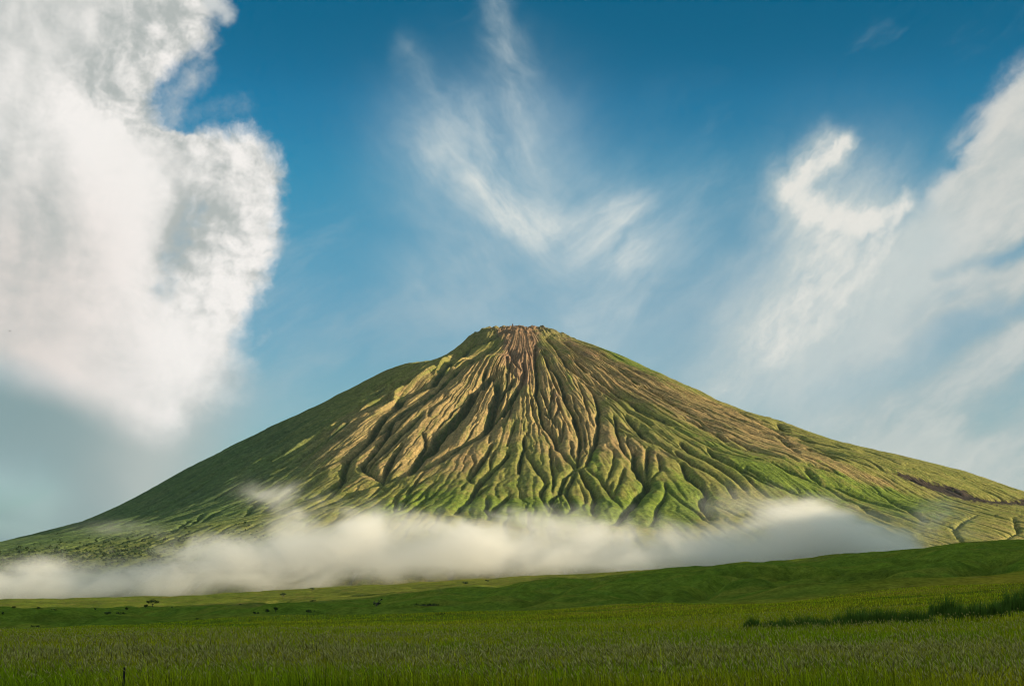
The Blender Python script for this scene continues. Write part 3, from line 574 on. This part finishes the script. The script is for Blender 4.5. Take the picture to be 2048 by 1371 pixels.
c = pp+dv*(ks*rng.uniform(.5, 1., len(ks)))[:, None]; a = rng.normal(size=c.shape); a /= np.linalg.norm(a, axis=1)[:, None]; b = np.cross(a, dv); s_ = (ks*.42)[:, None]
V = np.stack([c-a*s_, c+b*s_*.8, c+a*s_, c-b*s_*.8], 1).reshape(-1, 3); me = mesh_np('scrub', V, np.arange(len(V)).reshape(-1, 4))
set_col(me, np.repeat(np.array([.040, .066, .020])*rng.uniform(.6, 1.4, (len(c), 1))*np.repeat(rng.uniform(.6, 1.5, (len(P_), 1)), m_, 0), 4, 0))
tag(link('scrub', me, M_BUSH), 'speckled green scrub on the lower left slope of the volcano', 'scrub', kind='stuff')
# ------------------------------------------------------------------ fog along the foot of the mountain
YF = 4750.0
def wx(px): return ray(px, 1150)[0]*YF
def wz(py): return ray(1024, py)[1]*YF
TOP = [(-500, 1128), (0, 1126), (100, 1128), (200, 1126), (270, 1126), (340, 1106), (420, 1088), (470, 1072), (530, 1050), (590, 1032), (650, 1040), (700, 1020), (745, 1020), (780, 1038), (850, 1040), (930, 1042), (1010, 1040), (1100, 1034), (1160, 1036),
       (1230, 1050), (1300, 1060), (1380, 1060), (1450, 1050), (1520, 1020), (1570, 998), (1630, 996), (1690, 1010), (1750, 1040), (1800, 1068), (1840, 1092), (1880, 1125), (1960, 1150)]
BOT = [(-500, 1206), (0, 1204), (200, 1203), (400, 1196), (560, 1184), (700, 1172), (850, 1160), (1000, 1152), (1200, 1150), (1960, 1150)]
bx = [(wx(-700), 4250, -20), (wx(1960), 5350, 560)]
V8 = np.array([(bx[i][0], bx[j][1], bx[k][2]) for i in (0, 1) for j in (0, 1) for k in (0, 1)])
fm = mesh_np('fog_bank', V8, np.array([(0, 1, 3, 2), (4, 6, 7, 5), (0, 4, 5, 1), (2, 3, 7, 6), (0, 2, 6, 4), (1, 5, 7, 3)]), False)
m, t = new_mat('fog'); pos = t.new('ShaderNodeNewGeometry').outputs['Position']; x, y, z = t.sep(pos)
nA = t.noise(t.v('MULTIPLY', pos, (.0046, .0060, .0082)), 1., 7, .64, .5); nB = t.noise(t.v('MULTIPLY', pos, (.0011, .002, .0022)), 1., 3, .5)
topz = t.curve(x, [(wx(a), wz(b)) for a, b in TOP], wx(-500), wx(1960)); botz = t.curve(x, [(wx(a), wz(b)) for a, b in BOT], wx(-500), wx(1960))
e = t.ss(t.m('ADD', t.m('SUBTRACT', topz, z), t.m('MULTIPLY_ADD', nA, 290., -145.)), -25., 150.)
b = t.ss(t.m('ADD', t.m('SUBTRACT', z, botz), t.m('MULTIPLY_ADD', nA, 90., -40.)), -30., 60.)
g = t.ss(t.m('ABSOLUTE', t.m('ADD', t.m('SUBTRACT', y, YF+30), t.m('MULTIPLY_ADD', nB, 300., -150.))), 300., 110.)
dens = t.m('MULTIPLY', t.m('MULTIPLY', e, b), t.m('MULTIPLY', g, t.ss(nA, .30, .62, .06, 1.15)))
# thin torn wisps higher up
def wisp(px, py, rx, rz, k):
    a = t.m('DIVIDE', t.m('SUBTRACT', x, wx(px)), rx*YF/F); c = t.m('DIVIDE', t.m('SUBTRACT', z, wz(py)), rz*YF/F)
    return t.m('MULTIPLY', t.m('POWER', math.e, t.m('MULTIPLY', t.m('ADD', t.m('MULTIPLY', a, a), t.m('MULTIPLY', c, c)), -1.)), k)
ws = None
for q in ((540, 985, 70, 16, 1.), (620, 1010, 70, 24, .9), (240, 1058, 60, 12, .7), (420, 1075, 90, 14, .5), (1500, 1005, 70, 24, .8), (1890, 1035, 48, 26, .8), (1960, 1062, 60, 18, .45), (1100, 1026, 120, 12, .6), (820, 1028, 60, 12, .6), (990, 1022, 40, 14, .5)):
    v = wisp(*q); ws = v if ws is None else t.m('ADD', ws, v)
wn = t.ss(t.noise(t.v('MULTIPLY', pos, (.0060, .004, .0085)), 1., 6, .66, .8), .44, .76)
dens = t.m('MULTIPLY_ADD', t.m('MULTIPLY', t.m('MULTIPLY', ws, wn), g), .34, dens)
pv = t.new('ShaderNodeVolumePrincipled'); pv.inputs['Color'].default_value = (.988, .965, .91, 1); pv.inputs['Anisotropy'].default_value = .2
t.put(pv.inputs['Density'], t.m('MULTIPLY', dens, .0175)); o = t.new('ShaderNodeOutputMaterial'); t.l.new(pv.outputs[0], o.inputs['Volume'])
m.cycles.volume_step_rate = .6
tag(link('fog_bank', fm, m), 'pale fog bank drifting along the foot of the volcano', 'fog', kind='stuff')
# ------------------------------------------------------------------ air between here and the mountain
def box(name, a, b, mat):
    V8 = np.array([((a, b)[i][0], (a, b)[j][1], (a, b)[k][2]) for i in (0, 1) for j in (0, 1) for k in (0, 1)])
    return link(name, mesh_np(name, V8, np.array([(0, 1, 3, 2), (4, 6, 7, 5), (0, 4, 5, 1), (2, 3, 7, 6), (0, 2, 6, 4), (1, 5, 7, 3)]), False), mat)
if HAZE > 0:
    m, t = new_mat('haze'); pv = t.new('ShaderNodeVolumePrincipled'); pv.inputs['Color'].default_value = (.55, .82, 1, 1); pv.inputs['Density'].default_value = HAZE
    o = t.new('ShaderNodeOutputMaterial'); t.l.new(pv.outputs[0], o.inputs['Volume'])
    tag(box('haze', (-9000, -3500, -60), (9000, 15000, 1850), m), 'thin blue haze in the air', 'haze', kind='stuff')
scn.cycles.volume_bounces = 3; scn.cycles.max_bounces = 6; scn.cycles.diffuse_bounces = 2; scn.cycles.glossy_bounces = 1; scn.cycles.transmission_bounces = 2
# ------------------------------------------------------------------ sun, sky with clouds, camera
sl = bpy.data.lights.new('sun', 'SUN'); sl.energy = 5.0; sl.angle = R(.5); sl.color = (1, .84, .60)
so = bpy.data.objects.new('sun', sl); col.objects.link(so)
from mathutils import Vector
so.rotation_euler = Vector(SD).to_track_quat('Z', 'Y').to_euler()
w = bpy.data.worlds.new('World'); scn.world = w; w.use_nodes = True
t = NT(w.node_tree); bg = t.n['Background']
sky = t.new('ShaderNodeTexSky', sky_type='NISHITA'); sky.sun_disc = False
sky.sun_elevation = SUN_EL; sky.sun_rotation = math.atan2(SD[0], SD[1])
# the sky is laid out in compass bearing and height above the horizon (U, V are degrees, rescaled)
KU = .52
def UV(px, py):
    ax, az = ray(px, py); n = math.sqrt(1+ax*ax+az*az)
    return 10.24+KU*math.degrees(math.atan2(ax, 1)), 12.35-KU*math.degrees(math.asin(az/n))
tc = t.new('ShaderNodeTexCoord'); dirv = t.v('NORMALIZE', tc.outputs['Generated']); dx, dy, dz = t.sep(dirv)
U = t.m('MULTIPLY_ADD', t.m('ARCTAN2', dx, dy), KU*180/math.pi, 10.24)
V_ = t.m('MULTIPLY_ADD', t.m('ARCSINE', dz), -KU*180/math.pi, 12.35)
P0 = t.xyz(U, V_, 0.)
def warp(P, scale, amt, det=5, rough=.55, off=0.):
    n = t.noise(t.v('ADD', P, (off, off, 3.1)), scale, det, rough, color=True)
    q = t.new('ShaderNodeSeparateColor'); t.l.new(n, q.inputs[0]); x, y, z = t.sep(P)
    return t.xyz(t.m('ADD', x, t.m('MULTIPLY_ADD', q.outputs[0], amt, -amt/2)), t.m('ADD', y, t.m('MULTIPLY_ADD', q.outputs[1], amt, -amt/2)), 0.)
PREV = [None]
def cap(P, a, b, w):                                 # soft stroke between two sky points (given as photo pixels)
    a = UV(*a); b = UV(*b); ba = (b[0]-a[0], b[1]-a[1], 0); L = ba[0]**2+ba[1]**2+1e-6
    A = (a[0], a[1], 0)
    if PREV[0] is not None: A = t.xyz(t.m('MULTIPLY_ADD', PREV[0], 1e-9, a[0]), a[1], 0.)   # one stroke after the other
    pa = t.v('SUBTRACT', P, A)
    h = t.m('MULTIPLY', t.v('DOT_PRODUCT', pa, ba), 1/L, clamp=True)
    q = t.v('SUBTRACT', pa, t.v('SCALE', ba, h))
    PREV[0] = t.m('POWER', math.e, t.m('MULTIPLY', t.v('DOT_PRODUCT', q, q), -1/(w/100)**2))
    return PREV[0]
def strokes(P, lst):
    s = None
    for pts, w, k in lst:
        pts = parse_px(pts)
        for a, b in zip(pts[:-1], pts[1:]):
            c = t.m('MULTIPLY', cap(P, a, b, w), k); s = c if s is None else t.m('MAXIMUM', s, c)
            PREV[0] = s
    return s
def parse_px(s): return [tuple(float(v) for v in p.split(',')) for p in s.split()]
def cpts(s, swap=False):
    o = [UV(*p) for p in parse_px(s)]
    return [(b, a) if swap else (a, b) for a, b in o]
def streak(P, ang, sx, sy, det=5, rough=.6, off=0.):
    c, s = math.cos(R(ang)), math.sin(R(ang)); x, y, z = t.sep(P)
    a = t.m('ADD', t.m('MULTIPLY', x, c), t.m('MULTIPLY', y, s)); b = t.m('SUBTRACT', t.m('MULTIPLY', y, c), t.m('MULTIPLY', x, s))
    return t.noise(t.xyz(t.m('MULTIPLY', a, sx), t.m('MULTIPLY', b, sy), off), 1., det, rough)
# clear sky: deep polarised blue overhead, paler down to the horizon
mul = [t.curve(V_, [(-6, a), (0, b), (2.5, c), (5.2, d), (8, e), (12, f), (13, g)], -6, 13) for a, b, c, d, e, f, g in
       ((.10, .03, .14, .50, .82, .80, .7), (.78, .72, .98, 1.26, 1.28, 1.05, .9), (1.05, 1.02, 1.36, 1.55, 1.52, 1.3, 1.1))]
cc = t.new('ShaderNodeCombineColor')
for q, v in zip(cc.inputs, mul): t.put(q, v)
colr = t.mix(1., sky.outputs[0], cc.outputs[0], 'MULTIPLY')
def over(c, a): 
    global colr
    colr = t.mix(a, colr, tuple(v*10 for v in c) if isinstance(c, tuple) else c)
W1 = warp(P0, .55, 1.0); 
# thin high veil, everywhere a little
over((.42, .52, .56), t.m('MULTIPLY', t.ss(t.m('ADD', streak(W1, -28, .28, .9, 6, .6, 7.), t.ss(V_, 2., 8., -.12, .10)), .45, .85), .42))
# pale low sky
lowf = t.m('MULTIPLY', t.ss(V_, 6.8, 11.0), t.ss(streak(W1, -22, .18, .8, 5, .55, 2.), .25, .65, .35, 1.))
over((.44, .53, .54), t.m('MULTIPLY', lowf, .62))
# --- fan of cirrus over the summit
WC = warp(warp(P0, .45, .85, 4, .55, 11.), 1.7, .26, 7, .60, 13.)
fan = strokes(WC, [("945,240 1000,320 1050,390", 95, .46), ("985,-40 1012,40 1024,110", 42, .46), ("1024,110 1022,190 1030,270", 85, .44), ("815,92 845,150 870,220", 42, .36), ("870,220 905,290 960,350", 90, .36), ("1030,230 1050,300 1085,370", 95, .46),
    ("900,280 960,350 1030,420", 110, .55), ("960,370 1030,425 1090,455", 78, .80), ("1090,455 1180,440 1250,430", 74, .62), ("1090,310 1130,380 1240,412", 58, .40), ("1050,440 1150,480 1250,500", 120, .62),
    ("1240,505 1310,485 1385,435", 90, .30), ("1150,500 1220,580 1160,640", 150, .46), ("1350,490 1290,590 1180,670", 70, .42), ("1000,480 920,540 860,580", 140, .38),
    ("1380,430 1440,350", 80, .26), ("960,620 1150,650", 140, .34), ("1310,200 1420,165", 50, .12), ("900,430 850,370", 110, .28), ("700,540 850,600", 120, .16)])
st1 = streak(WC, 48, .8, 1.7, 9, .62, 5.); st2 = streak(WC, -34, .7, 2.1, 9, .62, 9.)
stc = t.mix(t.ss(U, 10.2, 12.4), st1, st2)
wide = strokes(WC, [("925,320 1000,400 1080,450 1180,480", 150, .52), ("1035,320 1070,430", 95, .45), ("1060,300 1150,420 1300,470", 130, .42), ("1180,500 1180,640", 180, .38), ("940,500 1000,640", 150, .30)])
over((.50, .62, .67), t.m('MULTIPLY', wide, t.m('MULTIPLY_ADD', stc, 1.1, .35)))
fa = t.ss(t.m('MULTIPLY', fan, t.m('MULTIPLY_ADD', stc, 1.7, .12)), .03, 1.10)
over(t.mix(fa, (3.5, 4.8, 5.4), (7.2, 7.5, 7.2)), t.m('MULTIPLY', fa, 1.05, clamp=True))
# --- bank of cloud on the right
WR = warp(warp(P0, .6, .6, 4, .55, 21.), 2.4, .22, 7, .65, 23.)
ux, uy, uz = t.sep(WR)
eR = t.curve(uy, cpts("2120,60 2055,130 1985,190 1945,255 1915,320 1850,375 1810,430 1715,480 1610,550 1535,620 1470,700 1430,760 1430,830 1420,900", True), UV(2120, 60)[1], UV(1420, 900)[1])
dR = t.m('SUBTRACT', ux, eR)
sr = streak(WR, -32, .30, 1.0, 7, .58, 3.); sr2 = streak(WR, -36, 1.3, 2.6, 8, .62, 6.)
gap = strokes(W1, [("2080,590 1900,680 1760,745 1640,800", 38, .42), ("2090,475 1960,520 1880,560", 18, .28), ("1770,590 1690,680", 26, .2), ("2090,770 1960,830", 44, .28), ("1900,600 1800,660", 30, .2)])
rn = t.m('SUBTRACT', t.m('ADD', t.m('MULTIPLY', sr, .85), t.m('MULTIPLY', sr2, .38)), gap)
ra = t.m('MULTIPLY', t.ss(dR, -.05, t.ss(V_, 4.2, 7.5, .5, 3.2)), t.ss(rn, .12, .60, .22, 1.))
ra = t.m('MULTIPLY', ra, t.ss(U, 36., 28.))
ra = t.m('MULTIPLY', ra, t.ss(V_, 5.5, 8.5, 1., .75))
over(t.mix(t.ss(rn, .40, .78), (4.6, 5.2, 5.1), (6.9, 6.8, 6.3)), t.m('MULTIPLY', ra, .93))
ce = strokes(WR, [("2070,140 1990,230 1940,290", 46, .62), ("1940,330 1870,390", 34, .45), ("2060,420 1930,450", 50, .35), ("1850,560 1720,640", 40, .3)])
over((.67, .67, .63), t.m('MULTIPLY', t.ss(t.m('MULTIPLY', ce, t.m('MULTIPLY_ADD', sr2, 2., -.1)), .1, .8), .8))
# --- curled cloud like a swan's neck
WS = warp(warp(P0, .8, .30, 4, .55, 31.), 3.2, .34, 8, .68, 33.)
sw = strokes(WS, [("1690,288 1665,300", 30, .8), ("1665,302 1620,338 1592,385", 46, .9), ("1592,385 1630,425 1690,440", 58, .95), ("1690,440 1750,445", 54, .95), ("1750,440 1812,412", 38, .85), ("1795,425 1760,465", 46, .8),
    ("1600,400 1608,500 1570,590", 66, .56), ("1660,450 1665,520 1625,600 1545,690", 120, .76), ("1760,460 1720,540 1620,640", 100, .72), ("1800,470 1780,560 1660,660", 95, .62), ("1550,690 1450,780", 75, .55), ("1560,330 1575,400", 34, .35)])
swide = strokes(W1, [("1690,470 1650,570 1560,690", 150, .85), ("1830,500 1730,620 1600,720", 130, .75), ("1560,690 1470,770", 80, .5)])
ss1 = streak(WS, -50, 1.1, 2.8, 8, .66, 1.)
over((.58, .64, .64), t.m('MULTIPLY', swide, t.m('MULTIPLY_ADD', ss1, 1.2, .35)))
sa = t.ss(t.m('MULTIPLY', sw, t.m('MULTIPLY_ADD', ss1, 1.5, .24)), .05, .95)
over(t.mix(t.ss(t.m('MULTIPLY', sw, t.m('ADD', ss1, .5)), .45, .98), (5.0, 5.8, 5.8), (7.8, 7.7, 7.2)), t.m('MULTIPLY', sa, 1.0, clamp=True))
# --- great cloud on the left
G1 = warp(P0, .55, .42, 3, .5, 41.); G2 = warp(G1, 1.6, .36, 6, .62, 43.); WL = warp(warp(G2, 5., .11, 4, .6, 45.), 14., .05, 3, .6, 46.)
lx, ly, lz = t.sep(WL)
eL = t.curve(ly, cpts("480,-60 450,0 425,60 395,105 352,150 318,200 326,235 380,268 500,300 552,330 568,370 566,420 572,470 556,520 545,570 518,620 500,665 508,705 522,740 520,775 480,820 420,870 360,930 300,1000", True), UV(480, -60)[1], UV(300, 1000)[1])
dA = t.m('SUBTRACT', eL, lx)
for cx_, cy_, cr_ in ((425, 335, 84), (488, 318, 66), (532, 345, 52), (390, 70, 46)):
    q_ = UV(cx_, cy_); dA = t.m('SMOOTH_MAX', dA, t.m('SUBTRACT', cr_/100*1.0, t.v('LENGTH', t.v('SUBTRACT', WL, (q_[0], q_[1], 0)))), .25)
gx, gy, gz = t.sep(warp(P0, .5, .35, 4, .55, 47.))
lo = t.curve(gx, cpts("-200,690 0,742 100,770 200,820 300,872 400,915 520,930"), UV(-200, 690)[0], UV(520, 930)[0])
dB = t.m('SUBTRACT', lo, gy)
f0 = t.noise(WL, 2.4, 7, .66)
soft = t.ss(V_, 6.4, 8.4, .50, 1.6)
aA = t.m('SMOOTH_MIN', t.m('DIVIDE', t.m('ADD', t.m('ADD', dA, .10), t.m('MULTIPLY', t.m('SUBTRACT', f0, .5), .55)), soft), 1., .15, clamp=True)
aA = t.m('MULTIPLY', t.ss(aA, 0., 1.), t.m('MULTIPLY', t.ss(U, -14., -6.), t.ss(V_, -9., -4.)))
aB = t.ss(dB, -.55, .50)
veilL = t.m('MULTIPLY', t.m('MULTIPLY', t.ss(t.m('ADD', gx, t.m('MULTIPLY', gy, .45)), 10.3, 6.6), t.ss(gx, 6.2, 3.0)), t.ss(gy, UV(0, 660)[1], UV(0, 800)[1]))
gapb = strokes(W1, [("-60,955 30,985 70,1010", 62, .65), ("-60,1045 80,1060", 30, .5)])
over((.235, .335, .345), t.m('MULTIPLY', veilL, t.m('SUBTRACT', .92, gapb)))
over((.56, .58, .54), t.m('MULTIPLY', t.m('MULTIPLY', veilL, strokes(W1, [("400,740 430,860 350,950", 150, 1.0), ("500,780 430,850", 50, .6)])), .8))
p1 = t.noise(G2, .75, 6, .56); p2 = t.noise(t.v('ADD', G2, (.20, -.15, 0)), .75, 6, .56)
f1 = t.noise(WL, 3.2, 6, .62); f2 = t.noise(t.v('ADD', WL, (.06, -.045, 0)), 3.2, 6, .62)
rel = t.m('ADD', t.m('MULTIPLY', t.m('SUBTRACT', p1, p2), 1.5), t.m('MULTIPLY', t.m('SUBTRACT', f1, f2), .32))
puff = t.ss(dA, 2.8, .6, .25, 1.)
puff = t.m('MULTIPLY', puff, t.ss(V_, 6., 7.6, 1., .35))
hol = strokes(G1, [("395,420 365,500 330,590", 44, 1.0), ("480,350 500,400", 40, .45), ("300,20 240,150", 100, .45), ("330,150 290,190", 60, .5), ("20,310 60,420", 80, .3), ("60,40 180,60", 90, .35)])
brt = strokes(G1, [("150,230 230,330 290,440 300,560 330,650 380,690", 95, 1.0), ("120,740 330,840", 60, .5), ("420,560 450,650", 60, .6), ("300,560 240,640", 100, .7), ("430,300 530,300", 60, .3)])
sh = t.m('ADD', t.m('MULTIPLY', t.m('MULTIPLY', rel, puff), 2.3), t.m('MULTIPLY', t.m('SUBTRACT', t.noise(G1, .7, 6, .58), .5), 1.0))
sh = t.m('ADD', t.m('ADD', sh, .52), t.m('SUBTRACT', t.m('MULTIPLY', brt, .40), t.m('MULTIPLY', t.m('MULTIPLY', hol, t.ss(p1, .3, .6, 1.3, .5)), .62)))
shc = t.ss(sh, -.05, 1.)
pink = t.m('MULTIPLY', t.ss(U, 4., .5), t.ss(V_, 3., 6.))
lit = t.mix(pink, (9.0, 8.7, 8.35), (8.0, 7.2, 6.75))
lc = t.mix(shc, (4.4, 4.75, 4.6), lit)
thin = t.ss(t.m('ADD', t.m('SUBTRACT', hol, .55), t.m('MULTIPLY', t.m('SUBTRACT', f1, .5), 1.6)), 0., .9, 1., .72)
over(lc, t.m('MULTIPLY', t.m('MULTIPLY', aA, aB), thin))
wl = strokes(warp(P0, 2.2, .35, 6, .65, 51.), [("420,5 455,30", 26, .7), ("400,140 350,190 345,235", 50, .5), ("370,240 430,222 490,212", 46, .34), ("515,685 540,665", 14, .35)])
over((.60, .63, .63), t.ss(t.m('MULTIPLY', wl, t.m('ADD', f1, .5)), .2, .9))
# bright overcast added outside the view to lift the ambient light
over((.85, .95, .92), t.m('MULTIPLY', t.m('MAXIMUM', t.ss(V_, -2., -9.), t.m('MAXIMUM', t.ss(U, 26., 40.), t.ss(U, -6., -20.))), .42))
t.l.new(colr, bg.inputs[0]); bg.inputs[1].default_value = .052
scn.cycles.use_adaptive_sampling = True; scn.cycles.adaptive_threshold = .008; scn.cycles.adaptive_min_samples = 12
w.cycles.sampling_method = 'MANUAL'; w.cycles.sample_map_resolution = 512
cam = bpy.data.cameras.new('camera'); co = bpy.data.objects.new('camera', cam); col.objects.link(co)
cam.sensor_width = 36; cam.lens = 36*F/PW; cam.clip_start = .3; cam.clip_end = 150000
co.location = (0, 0, 0); co.rotation_euler = (R(90)+PITCH, 0, 0); scn.camera = co
scn.view_settings.view_transform = 'Standard'; scn.view_settings.look = 'None'
scn.view_settings.exposure = .95; scn.view_settings.gamma = 1; scn.view_settings.use_curve_mapping = False
scn.cycles.use_denoising = True; scn.cycles.filter_width = 1.1
